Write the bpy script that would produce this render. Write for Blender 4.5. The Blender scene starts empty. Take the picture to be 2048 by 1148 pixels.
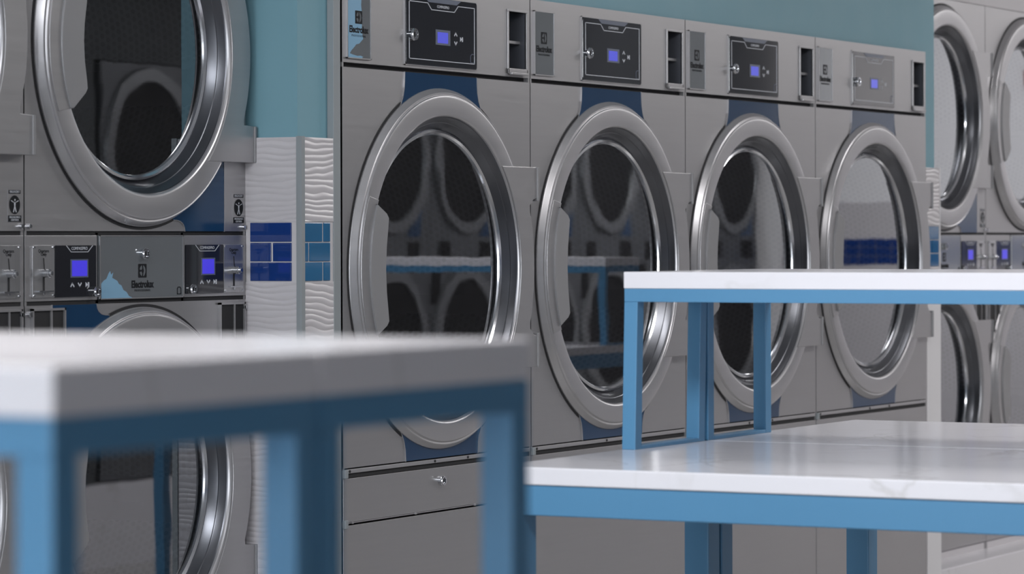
import bpy, math, random
from math import pi, cos, sin, radians
from mathutils import Vector, Matrix
random.seed(4)
COL = bpy.context.scene.collection
sc = bpy.context.scene

# ------------------------------------------------------------------ materials
def newmat(name):
    m = bpy.data.materials.new(name); m.use_nodes = True
    nt = m.node_tree; b = nt.nodes['Principled BSDF']
    return m, nt, b
def N(nt, t, **kw):
    n = nt.nodes.new(t)
    for k, v in kw.items():
        if hasattr(n, k): setattr(n, k, v)
        else: n.inputs[k].default_value = v
    return n
def plain(name, col, rough=.5, metal=0., spec=.5, coat=0., emis=None, es=1.):
    m, nt, b = newmat(name)
    b.inputs['Base Color'].default_value = (*col, 1); b.inputs['Roughness'].default_value = rough
    b.inputs['Metallic'].default_value = metal; b.inputs['Specular IOR Level'].default_value = spec
    b.inputs['Coat Weight'].default_value = coat; b.inputs['Coat Roughness'].default_value = .05
    if emis:
        b.inputs['Emission Color'].default_value = (*emis, 1); b.inputs['Emission Strength'].default_value = es
    # a faint procedural unevenness so no surface is perfectly uniform
    n = N(nt, 'ShaderNodeTexNoise'); n.inputs['Scale'].default_value = 9
    tc = N(nt, 'ShaderNodeTexCoord'); nt.links.new(tc.outputs['Object'], n.inputs['Vector'])
    mr = N(nt, 'ShaderNodeMapRange'); mr.inputs['To Min'].default_value = max(0, rough*.88); mr.inputs['To Max'].default_value = min(1, rough*1.12)
    nt.links.new(n.outputs['Fac'], mr.inputs['Value']); nt.links.new(mr.outputs[0], b.inputs['Roughness'])
    return m
def brushed(name, col, rough=.36, metal=.8, sc_=(5, 5, 120), amp=.02, tint=None):
    m, nt, b = newmat(name); L = nt.links.new
    tc = N(nt, 'ShaderNodeTexCoord'); mp = N(nt, 'ShaderNodeMapping'); mp.inputs['Scale'].default_value = sc_
    L(tc.outputs['Object'], mp.inputs['Vector'])
    n = N(nt, 'ShaderNodeTexNoise'); n.inputs['Scale'].default_value = 1; n.inputs['Detail'].default_value = 4
    L(mp.outputs[0], n.inputs['Vector'])
    n2 = N(nt, 'ShaderNodeTexNoise'); n2.inputs['Scale'].default_value = 2.2; L(tc.outputs['Object'], n2.inputs['Vector'])
    mx = N(nt, 'ShaderNodeMath', operation='ADD'); L(n.outputs['Fac'], mx.inputs[0]); L(n2.outputs['Fac'], mx.inputs[1])
    mr = N(nt, 'ShaderNodeMapRange'); mr.inputs['From Min'].default_value = .6; mr.inputs['From Max'].default_value = 1.4
    mr.inputs['To Min'].default_value = rough-.035; mr.inputs['To Max'].default_value = rough+.035
    L(mx.outputs[0], mr.inputs['Value']); L(mr.outputs[0], b.inputs['Roughness'])
    cr = N(nt, 'ShaderNodeMapRange'); cr.inputs['From Min'].default_value = .3; cr.inputs['From Max'].default_value = .7
    cr.inputs['To Min'].default_value = 1-amp; cr.inputs['To Max'].default_value = 1+amp
    L(n.outputs['Fac'], cr.inputs['Value'])
    vm = N(nt, 'ShaderNodeVectorMath', operation='SCALE'); vm.inputs[0].default_value = col
    L(cr.outputs[0], vm.inputs['Scale']); L(vm.outputs[0], b.inputs['Base Color'])
    b.inputs['Metallic'].default_value = metal
    return m
M = {}
M['steel'] = brushed('brushed_steel', (.42, .415, .425))
M['doorsteel'] = brushed('door_ring_steel', (.45, .445, .46), .34, .75, (3, 3, 40), .03)
M['handle'] = plain('handle_grey', (.27, .27, .28), .42, .3)
M['chrome'] = plain('polished_steel', (.62, .63, .66), .16, 1.)
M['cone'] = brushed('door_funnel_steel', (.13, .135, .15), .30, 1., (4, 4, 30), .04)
M['navy'] = plain('navy_gloss_panel', (.008, .040, .100), .14, 0, .5, 0)
M['black'] = plain('black_glossy_plastic', (.012, .013, .018), .10, 0, .5, .3)
M['dark'] = plain('dark_gap', (.008, .008, .010), .7)
M['display'] = plain('display_black', (.010, .012, .018), .08, 0, .5, 0)
M['line'] = plain('pale_grey_print', (.55, .57, .62), .5)
M['ink'] = plain('dark_print', (.010, .011, .014), .6, 0, .15)
M['bluerefl'] = plain('pale_blue_reflection', (.22, .40, .56), .25)  # colour of the painted light-blue reflections
M['slotside'] = plain('slot_side_grey', (.07, .075, .09), .4)
M['screen'] = plain('blue_lit_screen', (.02, .02, .1), .2, emis=(.075, .085, .55), es=1.0)
M['screenv'] = plain('violet_blue_lit_screen', (.02, .02, .1), .2, emis=(.05, .035, .60), es=1.0)
M['bezel'] = plain('screen_bezel', (.10, .12, .17), .3)
M['gloss'] = plain('glossy_grey_plate', (.26, .28, .30), .14, .5, .6, .3)
M['coin'] = brushed('coin_plate_steel', (.50, .50, .51), .3, .9, (200, 4, 4), .05)
M['blue'] = plain('blue_painted_steel', (.078, .225, .39), .36, 0, .5)
M['teal'] = plain('teal_wall_paint', (.165, .325, .39), .55)
M['white'] = plain('white_wall_paint', (.72, .71, .73), .6)
M['softgrey'] = plain('pale_grey_paint', (.62, .60, .62), .6)
M['grout'] = plain('white_grout', (.52, .505, .52), .7)
M['alu'] = plain('aluminium_edge_trim', (.27, .295, .31), .5, .15)
M['bluetile'] = plain('blue_glass_tile', (.008, .035, .17), .06, 0, .5, .3)
M['bluetilelit'] = plain('blue_glass_tile_lit', (.018, .12, .26), .06, 0, .5, .4)  # lighter copy of the blue tile for the better lit pier fronts
M['facing'] = plain('dim_facing_steel', (.12, .125, .135), .45, .4)  # darker copy of the steel: weak light on the facing side put into colour
M['facingring'] = plain('dim_facing_ring', (.20, .205, .215), .4, .5)  # ring steel darkened the same way, low light put into the colour
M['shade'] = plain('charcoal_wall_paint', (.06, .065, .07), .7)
M['floor'] = plain('pale_floor_tile', (.42, .41, .40), .22)
M['ceil'] = plain('white_ceiling', (.75, .75, .76), .7)
M['red'] = plain('red_sign_plastic', (.20, .01, .015), .5)

def quartz():
    m, nt, b = newmat('veined_white_quartz'); L = nt.links.new
    tc = N(nt, 'ShaderNodeTexCoord')
    n = N(nt, 'ShaderNodeTexNoise'); n.inputs['Scale'].default_value = 2.3; n.inputs['Detail'].default_value = 6; n.inputs['Distortion'].default_value = 1.4
    L(tc.outputs['Object'], n.inputs['Vector'])
    s = N(nt, 'ShaderNodeMath', operation='SUBTRACT'); s.inputs[1].default_value = .5; L(n.outputs['Fac'], s.inputs[0])
    a = N(nt, 'ShaderNodeMath', operation='ABSOLUTE'); L(s.outputs[0], a.inputs[0])
    r = N(nt, 'ShaderNodeValToRGB'); r.color_ramp.elements[0].position = 0; r.color_ramp.elements[0].color = (.50, .485, .48, 1)
    r.color_ramp.elements[1].position = .02; r.color_ramp.elements[1].color = (.70, .685, .72, 1)
    n2 = N(nt, 'ShaderNodeTexNoise'); n2.inputs['Scale'].default_value = 1.1; L(tc.outputs['Object'], n2.inputs['Vector'])
    r2 = N(nt, 'ShaderNodeValToRGB'); r2.color_ramp.elements[0].position = .46; r2.color_ramp.elements[0].color = (1, 1, 1, 1)
    r2.color_ramp.elements[1].position = .62; r2.color_ramp.elements[1].color = (0, 0, 0, 1); L(n2.outputs['Fac'], r2.inputs[0])
    L(a.outputs[0], r.inputs[0])
    mix = N(nt, 'ShaderNodeMix', data_type='RGBA'); L(r2.outputs[0], mix.inputs['Factor'])
    L(r.outputs[0], mix.inputs[6]); mix.inputs[7].default_value = (.70, .685, .72, 1)
    L(mix.outputs[2], b.inputs['Base Color']); b.inputs['Roughness'].default_value = .15
    b.inputs['IOR'].default_value = 1.28
    return m
M['quartz'] = quartz()

def wavy(name, col):
    m, nt, b = newmat(name); L = nt.links.new
    b.inputs['Base Color'].default_value = (*col, 1); b.inputs['Roughness'].default_value = .3
    ge = N(nt, 'ShaderNodeNewGeometry'); mp = N(nt, 'ShaderNodeMapping'); mp.inputs['Scale'].default_value = (8, 8, 16)
    L(ge.outputs['Position'], mp.inputs['Vector'])
    n = N(nt, 'ShaderNodeTexNoise'); n.inputs['Scale'].default_value = 1; n.inputs['Detail'].default_value = 1; L(mp.outputs[0], n.inputs['Vector'])
    sx = N(nt, 'ShaderNodeSeparateXYZ'); L(ge.outputs['Position'], sx.inputs[0])
    a = N(nt, 'ShaderNodeMath', operation='MULTIPLY'); a.inputs[1].default_value = pi/.0120; L(sx.outputs['Z'], a.inputs[0])
    c = N(nt, 'ShaderNodeMath', operation='MULTIPLY'); c.inputs[1].default_value = 10; L(n.outputs['Fac'], c.inputs[0])
    d = N(nt, 'ShaderNodeMath', operation='ADD'); L(a.outputs[0], d.inputs[0]); L(c.outputs[0], d.inputs[1])
    e = N(nt, 'ShaderNodeMath', operation='SINE'); L(d.outputs[0], e.inputs[0])
    f = N(nt, 'ShaderNodeMath', operation='ABSOLUTE'); L(e.outputs[0], f.inputs[0])
    bp = N(nt, 'ShaderNodeBump'); bp.inputs['Strength'].default_value = .32; bp.inputs['Distance'].default_value = .005
    L(f.outputs[0], bp.inputs['Height']); L(bp.outputs[0], b.inputs['Normal'])
    return m
for k_, ior_ in (('navy', 1.48), ('display', 2.1), ('black', 1.6), ('gloss', 1.7)): M[k_].node_tree.nodes['Principled BSDF'].inputs['IOR'].default_value = ior_
M['wavy'] = wavy('wavy_white_tile', (.52, .50, .52))

def glassmat(name, tint, fac):
    m = bpy.data.materials.new(name); m.use_nodes = True; nt = m.node_tree; nt.nodes.clear(); L = nt.links.new
    o = N(nt, 'ShaderNodeOutputMaterial'); t = N(nt, 'ShaderNodeBsdfTransparent'); t.inputs[0].default_value = (*tint, 1)
    g = N(nt, 'ShaderNodeBsdfGlossy'); g.inputs['Roughness'].default_value = .015; g.inputs[0].default_value = (.93, .96, 1, 1)
    fr = N(nt, 'ShaderNodeFresnel'); fr.inputs['IOR'].default_value = 1.5
    ad = N(nt, 'ShaderNodeMath', operation='ADD'); ad.inputs[1].default_value = fac; ad.use_clamp = True
    n = N(nt, 'ShaderNodeTexNoise'); n.inputs['Scale'].default_value = 5; tc = N(nt, 'ShaderNodeTexCoord'); L(tc.outputs['Object'], n.inputs['Vector'])
    bp = N(nt, 'ShaderNodeBump'); bp.inputs['Strength'].default_value = .02; bp.inputs['Distance'].default_value = .01
    L(n.outputs['Fac'], bp.inputs['Height']); L(bp.outputs[0], g.inputs['Normal'])
    mx = N(nt, 'ShaderNodeMixShader'); L(fr.outputs[0], ad.inputs[0]); L(ad.outputs[0], mx.inputs[0])
    L(t.outputs[0], mx.inputs[1]); L(g.outputs[0], mx.inputs[2]); L(mx.outputs[0], o.inputs[0])
    return m
M['glass'] = glassmat('door_glass', (.15, .17, .205), .22)

def perf(name, base, hole, pitch=.0155):
    m, nt, b = newmat(name); L = nt.links.new
    tc = N(nt, 'ShaderNodeTexCoord')
    def lattice(off):
        mp = N(nt, 'ShaderNodeMapping'); mp.inputs['Scale'].default_value = (1/pitch, 1/(pitch*1.732), 1); mp.inputs['Location'].default_value = (off, off, 0)
        L(tc.outputs['UV'], mp.inputs['Vector'])
        fr = N(nt, 'ShaderNodeVectorMath', operation='FRACTION'); L(mp.outputs[0], fr.inputs[0])
        sb = N(nt, 'ShaderNodeVectorMath', operation='SUBTRACT'); sb.inputs[1].default_value = (.5, .5, 0); L(fr.outputs[0], sb.inputs[0])
        ml = N(nt, 'ShaderNodeVectorMath', operation='MULTIPLY'); ml.inputs[1].default_value = (1, 1.732, 0); L(sb.outputs[0], ml.inputs[0])
        ln = N(nt, 'ShaderNodeVectorMath', operation='LENGTH'); L(ml.outputs[0], ln.inputs[0]); return ln
    a, c = lattice(0), lattice(.5)
    mn = N(nt, 'ShaderNodeMath', operation='MINIMUM'); L(a.outputs['Value'], mn.inputs[0]); L(c.outputs['Value'], mn.inputs[1])
    r = N(nt, 'ShaderNodeValToRGB'); r.color_ramp.elements[0].position = .27; r.color_ramp.elements[0].color = (*hole, 1)
    r.color_ramp.elements[1].position = .36; r.color_ramp.elements[1].color = (*base, 1); L(mn.outputs[0], r.inputs[0])
    L(r.outputs[0], b.inputs['Base Color']); b.inputs['Metallic'].default_value = .4; b.inputs['Roughness'].default_value = .4
    return m
M['drum'] = perf('perforated_drum_steel', (.28, .29, .31), (.01, .01, .012))

# ------------------------------------------------------------------ mesh helpers
class MB:
    def __init__(s): s.v = []; s.f = []; s.uv = {}; s.mi = []; s.cur = 0
    def face(s, f, uv=None):
        if uv: s.uv[len(s.f)] = uv
        s.f.append(tuple(f)); s.mi.append(s.cur)
    def box(s, x0, x1, y0, y1, z0, z1):
        o = len(s.v)
        s.v += [(x0,y0,z0),(x1,y0,z0),(x1,y1,z0),(x0,y1,z0),(x0,y0,z1),(x1,y0,z1),(x1,y1,z1),(x0,y1,z1)]
        for f in ((3,2,1,0),(4,5,6,7),(0,1,5,4),(1,2,6,5),(2,3,7,6),(3,0,4,7)): s.face([o+i for i in f])
        return s
    def prism(s, poly, y0, y1):
        # poly in (x,z); y0 = front (towards the room), y1 = back
        a = sum(poly[i][0]*poly[(i+1) % len(poly)][1]-poly[(i+1) % len(poly)][0]*poly[i][1] for i in range(len(poly)))
        if a < 0: poly = poly[::-1]
        n = len(poly); o = len(s.v)
        s.v += [(x, y0, z) for x, z in poly]+[(x, y1, z) for x, z in poly]
        s.face(range(o, o+n)); s.face(range(o+2*n-1, o+n-1, -1))
        for i in range(n):
            j = (i+1) % n; s.face((o+i, o+n+i, o+n+j, o+j))
        return s
    def skewleg(s, x0, x1, y0, y1, z0, z1, dx):
        o = len(s.v)
        s.v += [(x0,y0,z0),(x1,y0,z0),(x1,y1,z0),(x0,y1,z0),(x0+dx,y0,z1),(x1+dx,y0,z1),(x1+dx,y1,z1),(x0+dx,y1,z1)]
        for f in ((3,2,1,0),(4,5,6,7),(0,1,5,4),(1,2,6,5),(2,3,7,6),(3,0,4,7)): s.face([o+i for i in f])
        return s
    def lathe(s, prof, cx, cz, seg=128, a0=0, a1=2*pi, uv=False):
        # prof: list of (R, y); axis along Y through (cx, cz)
        o = len(s.v); n = len(prof); full = abs(a1-a0-2*pi) < 1e-6; m = seg if full else seg+1
        for k in range(m):
            a = a0+(a1-a0)*k/seg
            for R, y in prof: s.v.append((cx+R*cos(a), y, cz+R*sin(a)))
        for k in range(seg):
            k2 = (k+1) % m
            for i in range(n-1):
                q = (o+k*n+i, o+k*n+i+1, o+k2*n+i+1, o+k2*n+i)
                u = None
                if uv:
                    A = a0+(a1-a0)*k/seg; B = a0+(a1-a0)*(k+1)/seg
                    R = prof[i][0]; u = [(A*R, prof[i][1]), (A*R, prof[i+1][1]), (B*R, prof[i+1][1]), (B*R, prof[i][1])]
                s.face(q, u)
        return s
    def disc(s, R, cx, cz, y, seg=96, dome=0., rings=8, rx=1., uv=False):
        o = len(s.v); s.v.append((cx, y-dome, cz))
        for r in range(1, rings+1):
            q = r/rings
            for k in range(seg):
                a = 2*pi*k/seg; s.v.append((cx+R*q*cos(a)*rx, y-dome*(1-q*q), cz+R*q*sin(a)))
        def U(i): p = s.v[i]; return (p[0], p[2])
        for k in range(seg):
            f = (o, o+1+k, o+1+(k+1) % seg); s.face(f, [U(i) for i in f] if uv else None)
            for r in range(rings-1):
                b = o+1+r*seg; c = b+seg; k2 = (k+1) % seg
                f = (b+k, c+k, c+k2, b+k2); s.face(f, [U(i) for i in f] if uv else None)
        return s
    def cyl(s, cx, cz, R, y0, y1, seg=32, bev=.15):
        b = R*bev
        s.lathe([(0.0001, y0), (R-b, y0), (R, y0+b), (R, y1)], cx, cz, seg); return s
    def holeplate(s, x0, x1, z0, z1, cx, cz, R, y0, y1, seg=128):
        o = len(s.v); pts = []
        for k in range(seg):
            a = 2*pi*(k+.5)/seg; c, d = cos(a), sin(a)
            t = min((x1-cx)/c if c > 0 else (x0-cx)/c, (z1-cz)/d if d > 0 else (z0-cz)/d)
            pts.append((c, d, t))
        # snap nearest to corners
        for X, Z in ((x0, z0), (x1, z0), (x1, z1), (x0, z1)):
            a = math.atan2(Z-cz, X-cx) % (2*pi); k = int(round(a/(2*pi)*seg-.5)) % seg
            pts[k] = (X, Z, None)
        for p in pts:
            k = pts.index(p)
        for k, p in enumerate(pts):
            a = 2*pi*(k+.5)/seg
            ox, oz = (p[0], p[1]) if p[2] is None else (cx+p[0]*p[2], cz+p[1]*p[2])
            ix, iz = cx+R*cos(a), cz+R*sin(a)
            s.v += [(ox, y0, oz), (ix, y0, iz), (ix, y1, iz), (ox, y1, oz)]
        for k in range(seg):
            a = o+4*k; b = o+4*((k+1) % seg)
            s.face((a, a+1, b+1, b)[::-1]); s.face((a+1, a+2, b+2, b+1)[::-1]); s.face((a+3, a, b, b+3)[::-1]); s.face((a+2, a+3, b+3, b+2)[::-1])
        return s
    def build(s, name, mat, parent=None, loc=(0, 0, 0), smooth=False, bevel=0, mats=None):
        me = bpy.data.meshes.new(name); me.from_pydata(s.v, [], s.f); me.update()
        if s.uv:
            ul = me.uv_layers.new(name='UVMap')
            for p in me.polygons:
                if p.index in s.uv:
                    for li, u in zip(p.loop_indices, s.uv[p.index]): ul.data[li].uv = u
        for mm in (mats or [mat]): me.materials.append(mm)
        if mats: me.polygons.foreach_set('material_index', s.mi)
        if smooth:
            me.polygons.foreach_set('use_smooth', [True]*len(me.polygons)); me.set_sharp_from_angle(angle=radians(14))
        o = bpy.data.objects.new(name, me); COL.objects.link(o); o.location = loc
        if parent is not None: o.parent = parent
        if bevel:
            b = o.modifiers.new('bevel', 'BEVEL'); b.width = bevel; b.segments = 3; b.limit_method = 'ANGLE'; b.angle_limit = radians(40)
        return o
def tag(o, label=None, cat=None, group=None, kind=None):
    if label: o['label'] = label
    if cat: o['category'] = cat
    if group: o['group'] = group
    if kind: o['kind'] = kind
    return o
def empty(name, loc): 
    o = bpy.data.objects.new(name, None); COL.objects.link(o); o.location = loc; o.empty_display_size = .1; return o
_tc = {}
def text(name, body, size, x, y, z, mat, parent, align='CENTER', bold=0., sx=1.):
    key = (body, size, bold, sx)
    if key not in _tc:
        cu = bpy.data.curves.new('t', 'FONT'); cu.body = body; cu.size = size; cu.align_x = align; cu.align_y = 'CENTER'; cu.offset = bold; cu.extrude = .0002
        cu.resolution_u = 3
        to = bpy.data.objects.new('t', cu); COL.objects.link(to); bpy.context.view_layer.update()
        me = bpy.data.meshes.new_from_object(to.evaluated_get(bpy.context.evaluated_depsgraph_get()))
        bpy.data.objects.remove(to); bpy.data.curves.remove(cu)
        me.transform(Matrix.Diagonal((sx, 1, 1, 1))); me.transform(Matrix.Rotation(pi/2, 4, 'X')); me.materials.clear(); me.materials.append(mat)
        _tc[key] = me
    o = bpy.data.objects.new(name, _tc[key]); COL.objects.link(o); o.parent = parent; o.location = (x, y, z); return o
def copy_tree(o, parent=None):
    c = o.copy(); COL.objects.link(c); c.parent = parent
    for ch in list(o.children): copy_tree(ch, c)
    return c
def rect(x0, x1, z0, z1): return [(x0, z0), (x1, z0), (x1, z1), (x0, z1)]
def rrect(x0, x1, z0, z1, r, n=5):
    p = []
    for cx, cz, a in ((x1-r, z0+r, -pi/2), (x1-r, z1-r, 0), (x0+r, z1-r, pi/2), (x0+r, z0+r, pi)):
        for k in range(n+1): t = a+pi/2*k/n; p.append((cx+r*cos(t), cz+r*sin(t)))
    return p
def frame_line(mb, pts, w, y0, y1, closed=False):
    n = len(pts)
    for i in range(n if closed else n-1):
        a = Vector(pts[i]); b = Vector(pts[(i+1) % n]); d = (b-a); d.normalize(); nn = Vector((-d.y, d.x))*w/2; e = d*w/2
        mb.prism([tuple(a-e-nn), tuple(b+e-nn), tuple(b+e+nn), tuple(a-e+nn)], y0, y1)

def brand_mark(parent, cx, zs0, zs1, w, txtz, txtsz, proz, prosz, y, ink, sxt=1.):
    h = zs1-zs0; cz = (zs0+zs1)/2
    m = MB(); m.prism(rrect(cx-w/2, cx+w/2, zs0, zs1, w*.06), y, y+.0006)
    k = m.build('emblem', ink, parent)
    m = MB()
    R = h*.40; rx = w*.34
    def arcp(x0, z0, x1, z1, bx, bz, n=8):
        return [((1-t)**2*x0+2*t*(1-t)*bx+t*t*x1, (1-t)**2*z0+2*t*(1-t)*bz+t*t*z1) for t in [i/n for i in range(n+1)]]
    # three lobes of the round emblem left light by a dark three-pointed star
    def circ(a0, a1, n=10): return [(cx+rx*cos(a0+(a1-a0)*i/n), cz+R*sin(a0+(a1-a0)*i/n)) for i in range(n+1)]
    g = radians(14)
    m.prism(circ(pi/2-g, -pi/2+g)+[(cx+rx*.30, cz-R*.45), (cx+rx*.52, cz), (cx+rx*.30, cz+R*.45)], y-.0004, y)
    m.prism(circ(pi/2+g, pi-g)+[(cx-rx*.45, cz+R*.12), (cx-rx*.12, cz+R*.45)], y-.0004, y)
    m.prism(circ(pi+g, 3*pi/2-g)+[(cx-rx*.12, cz-R*.45), (cx-rx*.45, cz-R*.12)], y-.0004, y)
    m.build('emblem_ring', M['gloss'], k)
    text('brand_lettering', 'Electrolux', txtsz, cx, y, txtz, ink, parent, bold=.0007, sx=sxt)
    text('small_lettering', 'P R O F E S S I O N A L', prosz, cx, y, proz, ink, parent, sx=sxt)

def lock(parent, x, z, y, R=.012, name='lock'):
    m = MB(); m.cyl(x, z, R, y-.008, y, 28); m.lathe([(R*.62, y-.0085), (R*.66, y-.0105), (R*.92, y-.0105), (R, y-.008)], x, z, 28)
    lk = m.build(name, M['chrome'], parent, smooth=True)
    m = MB(); m.prism(rect(x-R*.12, x+R*.12, z-R*.45, z+R*.45), y-.0090, y-.008)
    m.build('keyhole', M['dark'], lk); return lk

def button_set(parent, pts, y, s, name='button'):
    # up chevron, down chevron, play/pause mark
    (ux, uz), (dx, dz), (px, pz) = pts
    m = MB(); frame_line(m, [(ux-s, uz-s*.6), (ux, uz+s*.6), (ux+s, uz-s*.6)], s*.5, y-.0006, y); m.build(name, M['line'], parent)
    m = MB(); frame_line(m, [(dx-s, dz+s*.6), (dx, dz-s*.6), (dx+s, dz+s*.6)], s*.5, y-.0006, y); m.build(name, M['line'], parent)
    m = MB(); m.prism([(px-s*1.1, pz-s), (px+s*.3, pz), (px-s*1.1, pz+s)], y-.0006, y)
    m.prism(rect(px+s*.4, px+s*.75, pz-s, pz+s), y-.0006, y); m.prism(rect(px+s*.95, px+s*1.3, pz-s, pz+s), y-.0006, y); m.build(name, M['line'], parent)

def door_common(root, cx, cz, Ro, Rf, Rg, prot, rec, handle, hinge):
    """round door: flange ring, polished funnel, glass, grip and hinge plate"""
    k = Ro/.372; p = prot
    fl = MB()
    fl.lathe([(Ro+.001, .001), (Ro+.0002, -.0035), (Ro-.0008, -.0045), (Ro-.0075*k, -p*.78), (Ro-.0085*k, -p*.84), (Ro-.010*k, -p*.88), (Ro-.0125*k, -p*.84), (Ro-.0135*k, -p*.86), (Ro-.0148*k, -p*.97), (Ro-.0155*k, -p*1.02), (Ro-.017*k, -p*1.04),
              (Ro-.020*k, -p*1.05), (Rf+.008, -p*1.08), (Rf+.0055, -p*1.06), (Rf+.003, -p*1.0), (Rf+.001, -p*.88), (Rf, -p*.7)], cx, cz, 160)
    door = fl.build('door', M['doorsteel'], root, smooth=True)
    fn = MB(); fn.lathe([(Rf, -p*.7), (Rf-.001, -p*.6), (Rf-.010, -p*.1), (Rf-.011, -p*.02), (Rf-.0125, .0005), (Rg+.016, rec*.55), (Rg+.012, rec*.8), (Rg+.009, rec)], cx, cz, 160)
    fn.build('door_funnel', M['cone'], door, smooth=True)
    rm = MB(); rm.lathe([(Rg+.010, rec), (Rg+.0085, rec-.006), (Rg+.004, rec-.008), (Rg, rec-.004), (Rg-.002, rec+.002)], cx, cz, 160)
    rm.build('glass_rim', M['chrome'], door, smooth=True)
    gl = MB(); gl.disc(Rg, cx, cz, rec, 128, dome=.0002)
    gl.build('door_glass', M['glass'], door, smooth=True)
    gs = MB(); gs.lathe([(Ro+.006, -.0012), (Ro-.02, -.0012)], cx, cz, 128); gs.build('gasket', M['dark'], door)
    h = MB(); h.prism([(cx+x, cz+z) for x, z in handle[0]], -p-.007, rec*.3)
    hd = h.build('door_handle', M['handle'], door, bevel=.0025)
    g2 = MB(); g2.prism([(cx+x, cz+z) for x, z in handle[1]], -p*1.1-.0012, -p*.5); g2.build('grip_groove', M['steel'], hd, bevel=.001)
    hp = MB(); hp.prism([(cx+x, cz+z) for x, z in hinge], -p-.003, -.001)
    hg = hp.build('hinge_plate', M['steel'], door, bevel=.0015)
    zt = max(z for x, z in hinge); xr = max(x for x, z in hinge)
    for s in (1, -1):
        q = MB(); z1 = cz+s*zt; z0 = cz+s*(zt*.66); q.box(cx+xr-.006, cx+xr+.001, -p-.006, -.002, min(z0, z1), max(z0, z1)); q.build('hinge_knuckle', M['handle'], hg, bevel=.001)
    return door
def drum(root, cx, cz, R, y0, y1):
    m = MB(); m.lathe([(R, y0), (R, y1)], cx, cz, 96, uv=True); m.disc(R, cx, cz, y1, 96, rings=3, uv=True)
    d = m.build('drum', M['drum'], root, smooth=True)
    b = MB()
    for k in range(3):
        a = pi/2+2*pi*k/3+.35
        c, s_ = cos(a), sin(a); t = (-s_, c)
        P = [(cx+c*R+t[0]*.045, cz+s_*R+t[1]*.045), (cx+c*(R-.07)+t[0]*.012, cz+s_*(R-.07)+t[1]*.012), (cx+c*(R-.07)-t[0]*.012, cz+s_*(R-.07)-t[1]*.012), (cx+c*R-t[0]*.045, cz+s_*R-t[1]*.045)]
        b = MB(); b.prism(P, y0+.02, y1-.005); b.build('drum_paddle', M['drum'], d)
    n = MB(); n.lathe([(R-.03, y1-.012), (R-.034, y1-.014), (R-.038, y1-.012)], cx, cz, 64); n.build('drum_seam', M['cone'], d, smooth=True)
    return d
def display_badge(parent, x0, x1, xb0, xb1, zt, zb, y, w=.0016, txt=.0105, ztext=None):
    m = MB(); frame_line(m, [(x0, zt), (xb0, zb), (xb1, zb), (x1, zt)], w, y-.0006, y); m.build('badge_outline', M['line'], parent)
    text('badge_lettering', 'COMPASSPRO', txt, (x0+x1)/2, y, ztext, M['line'], parent)

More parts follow.
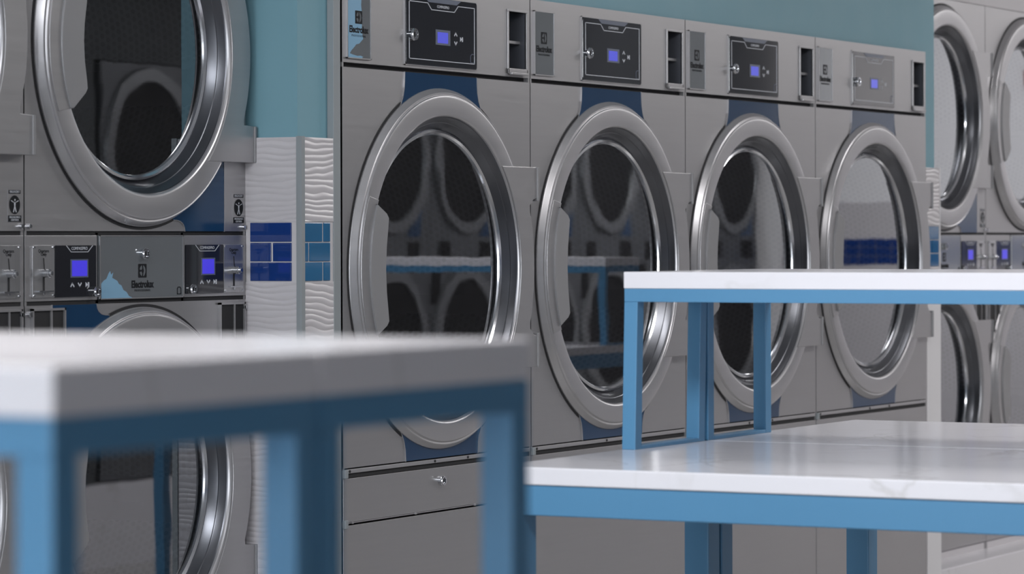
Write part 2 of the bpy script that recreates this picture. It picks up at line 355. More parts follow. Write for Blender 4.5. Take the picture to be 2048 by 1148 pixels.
# ------------------------------------------------------------------ large single dryer, width .79
def make_dryer(loc, label, first=False):
    W = .79; r = empty('tumble_dryer', loc)
    tag(r, label, 'dryer', 'row of four large dryers')
    g = .0018; D = .80
    c = MB(); c.box(g, g+.006, 0.001, D, .0, 1.80); c.box(W-g-.006, W-g, .001, D, 0, 1.80); c.box(g, W-g, .001, D, 1.794, 1.80); c.box(g, W-g, D-.01, D, 0, 1.8); c.box(g, W-g, .02, D, 0, .01)
    c.build('cabinet', M['steel'], r)
    MB().box(g+.006, W-g-.006, .013, .02, .02, .83).build('inner_frame', M['dark'], r); MB().box(g+.006, W-g-.006, .012, .02, 1.618, 1.63).build('inner_frame', M['dark'], r)
    cx, cz = .395, 1.22
    # upper fascia with openings left as cut-outs: built from strips round the coin slot opening
    vx0, vx1, vz0, vz1 = .688, .768, 1.648, 1.770
    f = MB(); f.box(g, vx0, 0, .012, 1.630, 1.8025); f.box(vx1, W-g, 0, .012, 1.630, 1.8025); f.box(vx0, vx1, 0, .012, 1.630, vz0); f.box(vx0, vx1, 0, .012, vz1, 1.8025)
    f.build('control_fascia', M['steel'], r)
    v = MB(); v.box(vx0-.004, vx1+.004, .075, .08, vz0-.004, vz1+.004); v.box(vx0-.003, vx0, .0, .08, vz0, vz1); v.box(vx1, vx1+.003, 0, .08, vz0, vz1); v.box(vx0, vx1, 0, .08, vz0-.003, vz0); v.box(vx0, vx1, 0, .08, vz1, vz1+.003)
    rc = v.build('slot_recess', M['dark'], r)
    t = MB(); 
    t.box(vx0-.005, vx1+.005, -.004, .0, vz1, vz1+.005); t.box(vx0-.005, vx0, -.004, 0, vz0-.012, vz1); t.box(vx1, vx1+.005, -.004, 0, vz0-.012, vz1); t.box(vx0-.005, vx1+.005, -.004, 0, vz0-.012, vz0)
    t.build('slot_frame', M['steel'], rc, bevel=.001)
    t = MB(); t.box(vx0, vx1, .012, .03, 1.703, 1.709); t.build('slot_divider', M['steel'], rc)
    t = MB(); t.box(vx0+.033, vx0+.037, .05, .07, vz0, vz1); t.box(vx0+.037, vx1, .045, .049, vz0, vz1); t.build('slot_partition', M['gloss'], rc)
    t = MB(); t.box(vx1-.002, vx1, .001, .074, vz0, vz1); t.build('slot_side', M['slotside'], rc)
    t = MB(); t.box(vx0+.002, vx1-.002, -.010, -.003, vz0-.014, vz0-.009); t.build('slot_lip', M['steel'], rc, bevel=.001)
    # brand plate
    p = MB(); p.prism(rrect(.016, .107, 1.639, 1.778, .003), -.003, 0); bp = p.build('brand_plate', M['gloss'], r, bevel=.0008)
    e = MB(); frame_line(e, [(.016, 1.639), (.107, 1.639), (.107, 1.778), (.016, 1.778)], .0022, -.0042, 0, True); e.build('plate_edging', M['steel'], bp)
    brand_mark(bp, .0595, 1.7075, 1.7335, .0275, 1.6955, .0185, 1.6835, .0058, -.0034, M['ink'], .95)
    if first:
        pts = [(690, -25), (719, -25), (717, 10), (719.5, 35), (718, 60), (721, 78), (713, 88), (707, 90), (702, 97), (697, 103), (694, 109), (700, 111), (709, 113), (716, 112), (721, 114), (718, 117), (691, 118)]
        e = MB(); e.prism([(.016+(px-689)/48*.091, 1.6241+(130-py)/1013+.003) for px, py in pts], -.0033, -.003); e.build('blue_reflection', M['bluerefl'], bp)  # light-blue reflection painted on the brand plate as a thin patch
    # display
    x0, x1, z0, z1 = .246, .544, 1.637, 1.778
    p = MB(); p.prism(rrect(x0, x1, z0, z1, .006), -.004, 0); dp = p.build('control_display', M['display'], r, bevel=.001)
    e = MB(); frame_line(e, [(x0-.001, z0-.001), (x1+.001, z0-.001), (x1+.001, z1+.001), (x0-.001, z1+.001)], .002, -.0022, 0, True); e.build('display_surround', M['steel'], dp)
    e = MB(); i = .012; frame_line(e, [(.334, z1-i), (x0+i, z1-i), (x0+i, z0+i), (x1-i, z0+i), (x1-i, z1-i), (.462, z1-i)], .0015, -.0048, -.004)
    frame_line(e, [(.334, z1-i), (.350, 1.753), (.446, 1.753), (.462, z1-i)], .0015, -.0048, -.004); e.build('display_outline', M['line'], dp)
    e = MB(); e.prism([(.322, z1-.001), (.338, 1.768), (.456, 1.768), (.474, z1-.001)], -.0046, -.004); e.build('badge', M['bezel'], dp)
    text('badge_lettering', 'COMPASSPRO', .0080, .398, -.0046, 1.7605, M['line'], dp)
    e = MB(); e.prism(rect(.367, .428, 1.682, 1.7135), -.0046, -.004); be = e.build('screen_bezel', M['bezel'], dp)
    e = MB(); e.prism(rect(.374, .418, 1.686, 1.7085), -.0050, -.0046); e.build('screen', M['screen'], be)
    button_set(dp, ((.4515, 1.7075), (.4515, 1.6885), (.476, 1.698)), -.004, .0048)
    e = MB(); frame_line(e, [(.515, 1.651), (.515, 1.665), (.520, 1.669), (.528, 1.669), (.533, 1.665), (.533, 1.651)], .0014, -.0046, -.004, True); e.build('printed_symbol', M['bezel'], dp)
    lock(dp, .268, 1.6975, -.004, .0125)
    # front panel round the door
    p = MB(); p.holeplate(g, W-g, .830, 1.6205, cx, cz, .345, 0, .012); p.build('front_panel', M['steel'], r)
    hb = []
    for s_ in (1, -1):
        def fl(t): return t
        top = .4005 if s_ > 0 else .390
        a0 = math.atan2(.312, .193)
        pts = [(-.151, top), (-.1515, .385), (-.153, .368), (-.158, .350), (-.168, .333), (-.180, .322), (-.193, .314)]
        arc = [(.366*cos(pi-a0+(2*a0-pi)*q/24), .366*sin(pi-a0+(2*a0-pi)*q/24)) for q in range(25)]
        poly = pts+arc+[(-x, z) for x, z in pts[::-1]]
        b = MB(); b.prism([(cx+x, cz+s_*z) for x, z in poly], -.0016, 0); b.build('accent_panel', M['navy'], r)
        for sx in (1, -1):
            b = MB(); frame_line(b, [(cx+sx*x*1.004, cz+s_*z) for x, z in pts[:-1]], .0014, -.0026, 0); b.build('accent_edge', M['doorsteel'], r)
    hnd = ([(-.300, .131), (-.262, .112), (-.254, .103), (-.2565, .085), (-.2630, .045), (-.266, 0), (-.2630, -.045), (-.2565, -.085), (-.254, -.103), (-.262, -.112), (-.300, -.131)] +
           [(-.324*cos(a), .324*sin(a)) for a in [radians(-23.5+47*q/16) for q in range(17)]],
           [(-.354*cos(a), .354*sin(a)) for a in [radians(-24.5+49*q/16) for q in range(17)]]+[(-.318*cos(a), .318*sin(a)) for a in [radians(26-52*q/16) for q in range(17)]])
    a1 = math.asin(.2165/.318)
    hin = [(.316*cos(a1-2*a1*q/20), .318*sin(a1-2*a1*q/20)) for q in range(21)]+[(.3925, -.2165), (.3925, -.150), (.372, -.146)]
    a2 = math.asin(.13/.376); hin += [(.376*cos(-a2+2*a2*q/14), .376*sin(-a2+2*a2*q/14)) for q in range(15)]+[(.372, .146), (.3925, .150), (.3925, .2165)]
    door_common(r, cx, cz, .372, .314, .278, .017, .018, hnd, hin)
    drum(r, cx, cz, .345, .03, .62)
    # rail gap, drawer and lower panel
    b = MB(); b.box(.010, W-.012, -.0035, .004, .8195, .8275); b.build('rail', M['doorsteel'], r, bevel=.0012)
    b = MB(); b.box(.012, W-.012, .0005, .0035, .8105, .8195)
    for x in (.02, .36, .50): b.cyl(x, .8235, .003, -.005, -.003, 10)
    b.build('rail_channel_strip', M['dark'], r)  # dark channel strip below the rail, with screw heads
    for z in (.8185, .7195):
        for x in (0.001, ):
            b = MB(); b.box(x, x+.011, -.006, .003, z-.0085, z+.0085); b.build('joining_bracket', M['alu'], r, bevel=.0015)
    b = MB(); b.box(g, W-g, 0, .012, .7225, .8095); dr = b.build('drawer', M['steel'], r, bevel=.0012); lock(dr, .388, .7815, 0, .010)
    b = MB(); b.box(.012, W-.012, -.0012, .003, .7205, .7222); 
    for x in (.03, .28, .53): b.box(x, x+.006, -.003, 0, .7195, .7232)
    b.build('drawer_lip', M['doorsteel'], r)
    b = MB(); b.box(g, W-g, 0, .012, .10, .7165); b.build('lower_panel', M['steel'], r, bevel=.0012)
    b = MB(); b.box(g+.01, W-g-.01, .03, .045, 0, .10); b.build('toe_kick', M['dark'], r)
    return r

# ------------------------------------------------------------------ stacked pair of dryers, width .7165
def make_stack(loc, label, gloss=False):
    W = .7165; r = empty('stacked_dryer', loc); tag(r, label, 'dryer', 'stacked dryers in the side bays')
    Z0 = loc[2]; g = .0018; D = .75
    def z(h): return h-Z0
    T = 1.986
    c = MB(); c.box(g, g+.006, .001, D, 0, z(T)); c.box(W-g-.006, W-g, .001, D, 0, z(T)); c.box(g, W-g, .001, D, z(T)-.006, z(T)); c.box(g, W-g, D-.01, D, 0, z(T)); c.box(g, W-g, .02, D, 0, .006)
    c.box(g+.006, W-g-.006, .05, .06, z(1.168), z(1.294)); c.build('cabinet', M['steel'], r)
    for bb in ((g+.006, W-g-.006, .003, .014, z(1.290), z(1.300)), (g+.006, W-g-.006, .003, .014, z(1.162), z(1.172)), (.218, .226, .003, .014, z(1.166), z(1.294)), (.4945, .5015, .003, .014, z(1.166), z(1.294)), (g, W-g, .003, .011, .105, .125)):
        MB().box(*bb).build('inner_frame', M['dark'], r)
    R, Rf, Rg = .3305, .270, .236; cx = .358
    a1 = math.asin(.206/.284)
    hnd = ([(-.245, .121), (-.208, .092), (-.2025, .084), (-.2045, .068), (-.2110, .034), (-.2135, 0), (-.2110, -.034), (-.2045, -.068), (-.2025, -.084), (-.208, -.092), (-.245, -.121)] +
           [(-.280*cos(a), .280*sin(a)) for a in [radians(-25.5+51*q/16) for q in range(17)]],
           [(-.312*cos(a), .312*sin(a)) for a in [radians(-24+48*q/16) for q in range(17)]]+[(-.274*cos(a), .274*sin(a)) for a in [radians(26-52*q/16) for q in range(17)]])
    hin = [(.277*cos(a1-2*a1*q/20), .284*sin(a1-2*a1*q/20)) for q in range(21)]+[(.3575, -.206), (.3575, -.136), (.318, -.134)]
    a2 = math.asin(.125/.340); hin += [(.340*cos(-a2+2*a2*q/14), .340*sin(-a2+2*a2*q/14)) for q in range(15)]+[(.318, .134), (.3575, .136), (.3575, .206)]
    for s_, cz, z0, z1 in ((1, z(1.636), z(1.297), z(T)), (-1, z(.826), .125, z(1.165))):
        p = MB()
        p.holeplate(g, W-g, z0, z1, cx, cz, .305, 0, .012) if s_ > 0 else p.holeplate(g, W-g, z(.4765), z1, cx, cz, .305, 0, .012)
        p.build('front_panel', M['steel'], r)
        # navy corner panel; the lower machine carries it turned half round
        top = -.339
        lob = [(.143, top), (.141, -.331), (.136, -.325), (.128, -.3205), (.116, -.3185), (.104, -.318)]
        aa = math.atan2(-.318, .104); ab = math.atan2(-.18, .2785)
        arc = [(.322*cos(aa+(ab-aa)*q/16), .322*sin(aa+(ab-aa)*q/16)) for q in range(17)]
        poly = [(.2785, top)]+lob+arc+[(.2785, -.165)]
        b = MB(); b.prism([(cx+s_*x, cz+s_*zz) for x, zz in poly], -.0016, 0); b.build('accent_panel', M['navy'], r)
        b = MB(); frame_line(b, [(cx+s_*x, cz+s_*zz) for x, zz in lob], .0014, -.0024, 0); frame_line(b, [(cx+s_*.2785, cz+s_*top), (cx+s_*.2785, cz-s_*.165)], .0018, -.0024, 0)
        b.build('accent_edge', M['doorsteel'], r)
        d = door_common(r, cx, cz, R, Rf, Rg, .020, .020, hnd, hin)
        if s_ < 0: d['label'] = 'lower round door with a grey grip'
        else: d['label'] = 'upper round door with a grey grip'
        drum(r, cx, cz, .30, .03, .58)
    b = MB(); b.box(g, W-g, 0, .012, .022, z(.4745)); b.build('lower_panel', M['steel'], r, bevel=.001)
    b = MB(); b.box(g, W-g, .004, .012, 0, .02); b.build('base_rail', M['softgrey'], r)
    for x in (.012, W-.012):
        for zz in (1.305, 1.150):
            b = MB(); b.cyl(x, z(zz), .0045, -.006, 0, 14); b.build('panel_screw', M['chrome'], r, smooth=True)
    # control strip
    sa, sb = z(1.1725), z(1.2895)
    MB().box(g, .219, 0, .012, sa, sb).build('control_fascia', M['steel'], r, bevel=.001); MB().box(.5015, W-g, 0, .012, sa, sb).build('control_fascia', M['steel'], r, bevel=.001)
    b = MB(); b.box(.2245, .4955, -.002, .012, sa, sb); sd = b.build('service_door', M['gloss'], r, bevel=.001)
    e = MB(); frame_line(e, [(.2255, sa+.001), (.4945, sa+.001), (.4945, sb-.001), (.2255, sb-.001)], .0018, -.003, 0, True); e.build('door_edging', M['steel'], sd)
    if gloss:
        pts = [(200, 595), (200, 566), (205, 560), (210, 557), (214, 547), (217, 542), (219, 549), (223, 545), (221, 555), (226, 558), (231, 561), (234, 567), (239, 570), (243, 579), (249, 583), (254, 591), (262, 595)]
        e = MB(); e.prism([(.2225+(px-196)/169*.2727, z(1.1701+(597-py)/127*.12)+.002) for px, py in pts], -.0024, -.002); e.build('blue_reflection', M['bluerefl'], sd)  # painted light-blue reflection, low on the left of the service door
    lock(sd, .360, z(1.2555), -.002, .010)
    brand_mark(sd, .3595, z(1.211), z(1.2365), .027, z(1.1985), .0185, z(1.1875), .0056, -.0024, M['ink'], .93)
    e = MB(); frame_line(e, [(.474, z(1.179)), (.474, z(1.189)), (.477, z(1.192)), (.483, z(1.192)), (.486, z(1.189)), (.486, z(1.179))], .0014, -.0028, -.002, True); e.build('printed_symbol', M['ink'], sd)
    for k, (x0, x1, bx0, bx1, sx0, sx1, lx) in enumerate(((.087, .2125, .121, .2005, .133, .187, .205), (.5025, .631, .535, .615, .553, .6015, .516))):
        zt, zb = z(1.2715), z(1.1785)
        p = MB(); p.prism(rrect(x0, x1, zb, zt, .002), -.003, 0); dp = p.build('control_display', M['black'], r, bevel=.0006)
        display_badge(dp, bx0, bx1, bx0+.014, bx1-.014, zt-.001, z(1.2595), -.003, txt=.0078, ztext=z(1.2655), w=.0011)
        e = MB(); e.prism(rect(sx0, sx1, z(1.2135), z(1.2465)), -.0036, -.003); be = e.build('screen_bezel', M['bezel'], dp)
        e = MB(); e.prism(rect(sx0+.004, sx1-.004, z(1.2160), z(1.2440)), -.0040, -.0036); e.build('screen', M['screenv'], be)
        m_ = (sx0+sx1)/2
        button_set(dp, ((m_-.0215, z(1.2005)), (m_+.001, z(1.2005)), (m_+.024, z(1.2005))), -.003, .0044)
        lock(dp, lx, z(1.1875), -.003, .0095)
    for x0, x1 in ((.0205, .0855), (.633, .7015)):
        p = MB(); p.prism(rrect(x0, x1, z(1.179), z(1.272), .002), -.003, 0); cp = p.build('coin_plate', M['coin'], r, bevel=.0007)
        xm = (x0+x1)/2
        text('coin_lettering', 'Quarters', .0085, xm, -.0032, z(1.2615), M['ink'], cp); text('coin_lettering', 'Only', .0085, xm, -.0032, z(1.2555), M['ink'], cp)
        e = MB(); e.prism([(xm-.0015, z(1.249)), (xm+.001, z(1.229)), (xm+.0030, z(1.229)), (xm+.0005, z(1.249))], -.0036, -.003); e.prism(rect(xm-.0025, xm+.0025, z(1.191), z(1.219)), -.0036, -.003); e.build('coin_slot', M['dark'], cp)
        e = MB(); e.cyl(xm, z(1.222), .0075, -.017, -.003, 20); e.cyl(xm-.0005, z(1.222), .0045, -.022, -.014, 16); e.build('coin_knob', M['chrome'], cp, smooth=True)
        e = MB(); e.box(xm-.021, xm+.021, -.010, -.003, z(1.189), z(1.1915)); e.cyl(xm, z(1.187), .003, -.005, -.003, 10); e.build('coin_ledge', M['chrome'], cp)
        for sx in (x0+.004, x1-.004):
            for sz in (z(1.183), z(1.268)):
                e = MB(); e.cyl(sx, sz, .0022, -.0045, -.003, 10); e.build('plate_rivet', M['chrome'], cp)
    # vents of the lower machine
    for x0, x1 in ((.019, .114), (.618, .703)):
        p = MB(); p.prism(rect(x0, x1, z(.99), z(1.158)), -.0022, 0); vp = p.build('vent', M['dark'], r)
        e = MB(); frame_line(e, [(x0, z(.99)), (x1, z(.99)), (x1, z(1.158)), (x0, z(1.158))], .004, -.006, 0, True); e.box((x0+x1)/2+.006, (x0+x1)/2+.009, -.005, 0, z(.99), z(1.158)); e.build('vent_frame', M['steel'], vp)
    # certification sticker
    x0, x1, z0, z1 = .6685, .7065, z(1.313), z(1.3705); xm = (x0+x1)/2
    p = MB(); p.prism(rect(x0, x1, z0, z1), -.0010, 0); st = p.build('sticker', M['steel'], r)
    e = MB(); e.prism(rect(x0+.002, x1-.002, z1-.0085, z1-.002), -.0014, -.001); e.prism(rect(x0, x1, z0, z0+.011), -.0014, -.001); e.disc(.0165, xm, (z0+z1)/2+.001, -.0014, 32, rx=.95, rings=2); e.build('sticker_print', M['ink'], st)
    text('sticker_lettering', 'ERGOCERT', .0058, xm, -.0016, z1-.0052, M['line'], st)
    text('sticker_lettering', 'ERGONOMICS', .0048, xm, -.0016, z0+.0078, M['line'], st); text('sticker_lettering', 'CERTIFIED', .0048, xm, -.0016, z0+.003, M['line'], st)
    e = MB(); zc = (z0+z1)/2+.001
    frame_line(e, [(xm-.010, zc+.007), (xm-.004, zc+.0045), (xm+.004, zc+.0045), (xm+.010, zc+.007)], .0013, -.0019, -.0014)
    e.prism([(xm-.0022, zc+.005), (xm+.0022, zc+.005), (xm+.0012, zc-.003), (xm+.005, zc-.013), (xm+.003, zc-.013), (xm, zc-.005), (xm-.003, zc-.013), (xm-.005, zc-.013), (xm-.0012, zc-.003)], -.0019, -.0014)
    e.disc(.0018, xm, zc+.0085, -.0019, 12, rings=1); e.build('sticker_figure', M['line'], st)
    return r

# ------------------------------------------------------------------ tables and shelf risers
def make_table(x0, x1, y0, y1, top, label, group):
    """quartz slab on a square blue steel frame"""
    r = empty('folding_table', ((x0+x1)/2, (y0+y1)/2, 0)); tag(r, label, 'table', group)
    hx, hy = (x1-x0)/2, (y1-y0)/2; th, lg, bm = .027, .045, .046
    m = MB(); m.box(-hx, hx, -hy, hy, top-th, top); m.build('tabletop', M['quartz'], r, bevel=.0025)
    a, b = hx-.003, hy-.003; zb = top-th
    for sx in (-1, 1):
        for sy in (-1, 1):
            m = MB(); xx = sorted((sx*a, sx*(a-lg))); yy = sorted((sy*b, sy*(b-lg))); m.box(xx[0], xx[1], yy[0], yy[1], 0, zb-bm); m.build('leg', M['blue'], r, bevel=.002)
    for s in (-1, 1):
        m = MB(); xx = sorted((s*a, s*(a-lg))); m.box(xx[0], xx[1], -b, b, zb-bm, zb); m.build('frame_rail', M['blue'], r, bevel=.002)
        m = MB(); yy = sorted((s*b, s*(b-lg))); m.box(-a+lg, a-lg, yy[0], yy[1], zb-bm, zb); m.build('frame_rail', M['blue'], r, bevel=.002)
    return r
def make_riser(x0, x1, y0, y1, base, top, label, group, lean=0.):
    """narrow quartz shelf on a light blue steel stand"""
    r = empty('shelf_riser', ((x0+x1)/2, (y0+y1)/2, base)); tag(r, label, 'shelf', group)
    hx, hy = (x1-x0)/2, (y1-y0)/2; th, lg, bm = .0275, .0240, .0215; h = top-base
    m = MB(); m.box(-hx, hx, -hy, hy, h-th, h); m.build('shelf_slab', M['quartz'], r, bevel=.002)
    a, b = hx-.001, hy-.001; zb = h-th
    for sx in (-1, 1):
        for sy in (-1, 1):
            xx = sorted((sx*a, sx*(a-lg))); yy = sorted((sy*b, sy*(b-lg))); m = MB()
            m.skewleg(xx[0]-lean, xx[1]-lean, yy[0], yy[1], 0, zb-bm, lean); m.build('leg', M['blue'], r, bevel=.001)
    for s in (-1, 1):
        m = MB(); xx = sorted((s*a, s*(a-lg))); m.box(xx[0], xx[1], -b, b, zb-bm, zb); m.build('frame_rail', M['blue'], r, bevel=.001)
        yy = sorted((s*b, s*(b-lg)))
        m = MB(); m.box(-a+lg, a-lg, yy[0], yy[1], zb-bm, zb); m.build('frame_rail', M['blue'], r, bevel=.001)
        m = MB(); m.box(-a+lg-lean, a-lg-lean, yy[0], yy[1], 0, .006); m.build('foot_rail', M['blue'], r, bevel=.001)
    return r

# ------------------------------------------------------------------ build the row of machines
YD, YS, X0, XL = 3.3762, 3.5058, 5.5809, 4.7184
PL = .335
for i, lab in enumerate((
        'large stainless dryer nearest the tiled pillar, first of the four with lock drawer visible',
        'large stainless dryer second from the tiled pillar, half behind the raised shelf corner',
        'large stainless dryer third from the tiled pillar, seen between the blue shelf legs',
        'large stainless dryer at the far end, its control display washed white by reflections')):
    make_dryer((X0+.79*i, YD, 0), lab, i == 0)
make_stack((XL, YS, PL), 'stacked pair of stainless dryers left of the tiled pillar, with service door strip', True)
make_stack((XL-.7165, YS, PL), 'stacked pair of stainless dryers cut off by the left picture edge')
XR = 8.858
make_stack((XR, YS, PL), 'stacked pair of stainless dryers just beyond the far tiled pillar')
make_stack((XR+.7165, YS, PL), 'stacked pair of stainless dryers at the right picture edge, red reflection in door')

TG, RG = 'white folding tables with blue frames', 'raised shelves standing on the folding tables'
XW = 1.2
make_table(4.4075, 5.1235, 2.4-XW, 2.4, .937, 'white quartz folding table, front one in the middle distance, on blue steel frame', TG)
make_table(5.1265, 5.835, 2.4-XW, 2.4, .937, 'white quartz folding table behind the front one, nearer the far dryers', TG)
make_riser(4.852, 5.1225, 2.4-XW, 2.4, .937, 1.2265, 'raised white shelf with pale blue legs on the front middle table', RG, .010)
make_riser(5.1245, 5.392, 2.4-XW, 2.4, .937, 1.2265, 'raised white shelf backing onto the front shelf, on the rear middle table', RG, 0.)
YN = 1.05
NT = 1.2130
make_table(.995, 1.7085, YN, YN+XW, NT-.2895, 'nearest folding table, below the blurred shelf at lower left', TG)
make_table(1.7115, 2.425, YN, YN+XW, NT-.2895, 'folding table behind the nearest one, below the second blurred shelf', TG)
make_riser(1.438, 1.7085, YN, YN+XW, NT-.2895, NT, 'blurred raised white shelf closest to the viewer at lower left', RG)
make_riser(1.7105, 1.981, YN, YN+XW, NT-.2895, NT, 'blurred raised white shelf backing onto the closest one, ending before the first dryer', RG)

make_table(9.2, 9.92, .75, 1.95, .93, 'folding table further along the aisle, seen mirrored in the dryer glass', TG)
make_riser(9.65, 9.92, .75, 1.95, .93, 1.22, 'raised shelf on the far aisle table, seen mirrored in the dryer glass', RG)
# ------------------------------------------------------------------ room shell
def S(name, mb, mat, **k):
    o = mb.build(name, mat, **k); o['kind'] = 'structure'; return o
XA, XB, YA, YB, H = -7., 24., -4.2, 4.4, 2.75
S('floor', MB().box(XA, XB, YA, YB, -.1, 0), M['floor'])
S('ceiling', MB().box(XA, XB, YA, YB, H, H+.1), M['ceil'])
S('wall_rear', MB().box(XA, XB, YB, YB+.1, 0, H), M['softgrey'])
S('wall_opposite', MB().box(XA, XB, YA-.1, YA, 0, H), M['softgrey'])
S('wall_far', MB().box(XB, XB+.1, YA, YB, 0, H), M['white'])
S('wall_near', MB().box(XA-.1, XA, YA, YB, 0, H), M['white'])
XP0, XP1 = 5.441, 8.846
b = MB()
YT = YD+.016
b.box(XP0, XP1, YT, YT+.9, 1.8045, H)                       # above the four dryers
b.box(XP0, X0-.004, YT, YT+.9, 0, 1.8045)                    # left pier
b.box(X0+3.16+.004, XP1, YT, YT+.9, 0, 1.8045)               # right pier
S('wall_dryer_bay', b, M['teal'])
S('wall_above_right_stacks', MB().box(XP1, 16.6, YS+.002, YS+.5, 1.988, H), M['softgrey'])
S('wall_beyond_right_stacks', MB().box(XR+1.437, 16.6, YS+.002, YS+.5, 0, 1.988), M['softgrey'])
S('wall_above_left_stacks', MB().box(XA, XP0, YS+.002, YS+.5, 1.988, H), M['teal'])
S('wall_before_left_stacks', MB().box(XA, XL-.7185, YS+.002, YS+.5, 0, 1.988), M['teal'])
# marble plinths carrying the stacks
S('trim_1', MB().box(XA, XP0-.01, 3.39, YB, 0, PL), M['quartz'], bevel=.003)
S('trim_2', MB().box(XP1+.01, 16.6, 3.39, YB, 0, PL), M['quartz'], bevel=.003)
# end wall closing the bay at the right, tiled below
S('wall_end', MB().box(16.6, 16.9, -1.25, YB, 0, H), M['white'])
S('trim_3', MB().box(16.59, 16.6, -.42, 3.5, 0, 1.48), M['wavy'])
b = MB()
for zz0, zz1 in ((1.235, 1.278), (1.188, 1.231), (1.141, 1.184)):
    for k in range(38): b.box(16.583, 16.592, -.396+k*.1, -.3+k*.1, zz0, zz1)
S('trim_4', b, M['bluetile'])

# wavy tile cladding of the two piers
TT = 1.4785
YTF = YD+.0018
def clad(name, x0, x1, left):
    b = MB(); b.box(x0, x1, YTF, YT, 0, 1.1985); b.box(x0, x1, YTF, YT, 1.3155, TT)
    if left: b.box(x0, x0+.009, YT, YS, 0, 1.1985); b.box(x0, x0+.009, YT, YS, 1.3155, TT)
    return S(name, b, M['wavy'])
clad('trim_5', XP0-.009, X0-.03, True)
clad('trim_6', X0+3.16+.004, XP1+.006, False)
b = MB(); b.box(XP0-.0075, X0-.030, YTF+.0015, YT, 1.1985, 1.3155); b.box(XP0-.0075, XP0, YT, YS, 1.1985, 1.3155)
b.box(X0+3.164, XP1+.005, YTF+.0015, YT, 1.1985, 1.3155)
S('trim_7', b, M['grout'])
# blue glass bricks: fall of light put into the colour, side deeper, front lighter
rows = ((1.2765, 1.3135), (1.2385, 1.2745), (1.2005, 1.2365))
b = MB()
for (z0, z1), cuts in zip(rows, (((3.4005, 3.4950),), ((3.4005, 3.4430), (3.4470, 3.4950)), ((3.4005, 3.4950),))):
    for y0, y1 in cuts: b.box(XP0-.0098, XP0-.007, y0, y1, z0, z1)
S('trim_8', b, M['bluetile'], bevel=.0015)
b = MB()
for (z0, z1), cuts in zip(rows, (((5.4410, 5.5090), (5.5140, 5.5380)), ((5.4410, 5.4575), (5.4620, 5.5380)), ((5.4410, 5.5090), (5.5140, 5.5380)))):
    for x0, x1 in cuts: b.box(x0, x1, YTF-.0006, YTF+.002, z0, z1)
for (z0, z1), cuts in zip(rows, (((8.746, 8.843),), ((8.746, 8.790), (8.794, 8.843)), ((8.746, 8.843),))):
    for x0, x1 in cuts: b.box(x0, x1, YTF-.0006, YTF+.002, z0, z1)
S('trim_9', b, M['bluetilelit'], bevel=.0015)
# aluminium corner trim on the left pier, white one on the right pier
xc = XP0-.0105
b = MB(); b.box(xc-.001, xc+.011, YTF-.0025, YTF+.010, 0, TT+.0015)
S('trim_10', b, M['alu'])
S('trim_11', MB().box(XP1+.004, XP1+.009, YTF-.001, YT+.01, 0, TT+.001), M['white'])
S('trim_12', MB().box(8.7465, XP1+.008, YTF-.0015, YTF+.003, 0, 1.19), M['white'])
# vertical metal filler beside the first dryer
S('trim_13', MB().box(X0-.030, X0-.004, YTF-.001, YT, 0, 1.8045), M['alu'], bevel=.001)

# machines of the facing wall, seen only as reflections in the door glass
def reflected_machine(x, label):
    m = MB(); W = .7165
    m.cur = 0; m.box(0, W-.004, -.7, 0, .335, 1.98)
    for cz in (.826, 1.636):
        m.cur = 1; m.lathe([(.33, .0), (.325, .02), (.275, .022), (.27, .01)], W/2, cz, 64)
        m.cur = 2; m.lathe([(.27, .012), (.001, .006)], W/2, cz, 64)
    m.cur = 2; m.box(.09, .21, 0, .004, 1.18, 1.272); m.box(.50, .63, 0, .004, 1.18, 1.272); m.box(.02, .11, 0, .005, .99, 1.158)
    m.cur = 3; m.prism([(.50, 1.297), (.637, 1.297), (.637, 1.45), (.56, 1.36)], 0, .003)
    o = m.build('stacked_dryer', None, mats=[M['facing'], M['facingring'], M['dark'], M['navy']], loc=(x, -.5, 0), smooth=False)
    tag(o, label, 'dryer', 'stacked dryers on the facing wall, mirrored in the door glass')
    return o
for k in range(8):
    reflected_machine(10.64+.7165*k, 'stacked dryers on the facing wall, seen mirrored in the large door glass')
S('trim_14', MB().box(4.5, 16.6, -1.25, -.42, 0, .33), M['quartz'])
S('wall_facing', MB().box(4.5, 16.9, -1.5, -1.25, 0, H), M['shade'])
S('wall_facing_pier', MB().box(4.5, 10.6, -1.25, -.5, .33, H), M['shade'])
S('wall_facing_bulkhead', MB().box(10.6, 16.6, -1.25, -.5, 1.985, H), M['shade'])

sg = MB().box(16.54, 16.598, 1.21, 1.48, 2.055, 2.165).build('wall_sign', M['red'], loc=(0, 0, 0), bevel=.006)
tag(sg, 'red sign on the end wall, mirrored in the rightmost upper dryer door', 'sign')
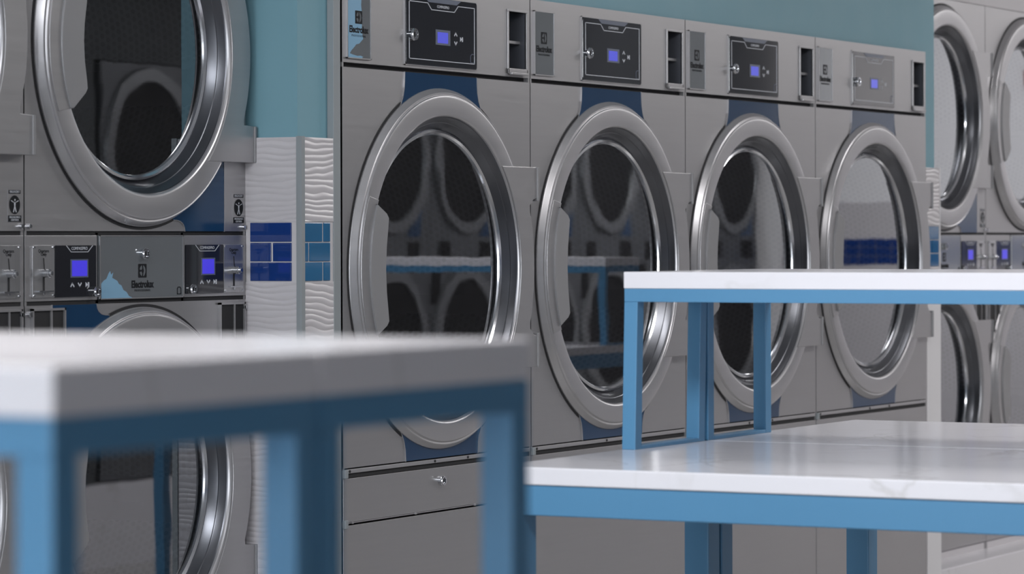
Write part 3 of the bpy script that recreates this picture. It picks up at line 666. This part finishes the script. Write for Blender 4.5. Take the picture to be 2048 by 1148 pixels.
# ------------------------------------------------------------------ lights
def area(name, loc, rot, sx, sy, power, col=(1, 1, 1)):
    l = bpy.data.lights.new(name, 'AREA'); l.shape = 'RECTANGLE'; l.size = sx; l.size_y = sy; l.energy = power; l.color = col
    o = bpy.data.objects.new(name, l); COL.objects.link(o); o.location = loc; o.rotation_euler = rot; return o
area('shop_window_light', (-6.8, 2.0, 1.5), (0, radians(-90), 0), 2.3, 4.0, 370, (.93, .96, 1))
for x, p in ((-3.5, 8), (6.2, 40), (9.8, 46), (13.4, 46)):
    area('ceiling_light', (x, 1.3, H-.03), (0, 0, 0), 1.2, .6, p, (1, .98, .97))
area('ceiling_light', (1.6, 1.5, H-.03), (0, 0, 0), 1.2, .6, 17, (1, .98, .97)).data.spread = radians(95)  # extra lamp added above the near shelves to brighten their tops
a_ = area('middle_table_fill', (2.7, 1.7, 2.62), (0, radians(-52), 0), .5, 1.6, 25, (.95, .97, 1)); a_.data.spread = radians(100)  # added fill aimed at the fronts and tops of the middle tables
area('end_wall_fill', (14.4, 1.2, H-.05), (0, radians(-50), 0), 1.0, 2.6, 105, (1, .98, .97))  # added fill that brightens the end wall mirrored in the far doors
w = bpy.data.worlds.new('world'); sc.world = w; w.use_nodes = True
w.node_tree.nodes['Background'].inputs[0].default_value = (.6, .65, .72, 1); w.node_tree.nodes['Background'].inputs[1].default_value = .3

# ------------------------------------------------------------------ camera
cam = bpy.data.cameras.new('camera'); co = bpy.data.objects.new('camera', cam); COL.objects.link(co); sc.camera = co
th = .4929
cam.sensor_width = 36; cam.lens = 6629.9/2048*36
cam.shift_y = -(574-478.68)/2048; cam.clip_start = .05; cam.clip_end = 100
fwd = Vector((cos(th), sin(th), 0)); right = Vector((sin(th), -cos(th), 0)); up = Vector((0, 0, 1))
roll = .0027
r2 = right*cos(roll)-up*sin(roll); u2 = right*sin(roll)+up*cos(roll)
co.matrix_world = Matrix(((r2.x, u2.x, -fwd.x, 0), (r2.y, u2.y, -fwd.y, 0), (r2.z, u2.z, -fwd.z, 1.28), (0, 0, 0, 1)))
cam.dof.use_dof = True; cam.dof.focus_distance = 6.6; cam.dof.aperture_fstop = 8.2
sc.view_settings.view_transform = 'Standard'; sc.view_settings.look = 'None'; sc.view_settings.exposure = 0; sc.view_settings.gamma = 1
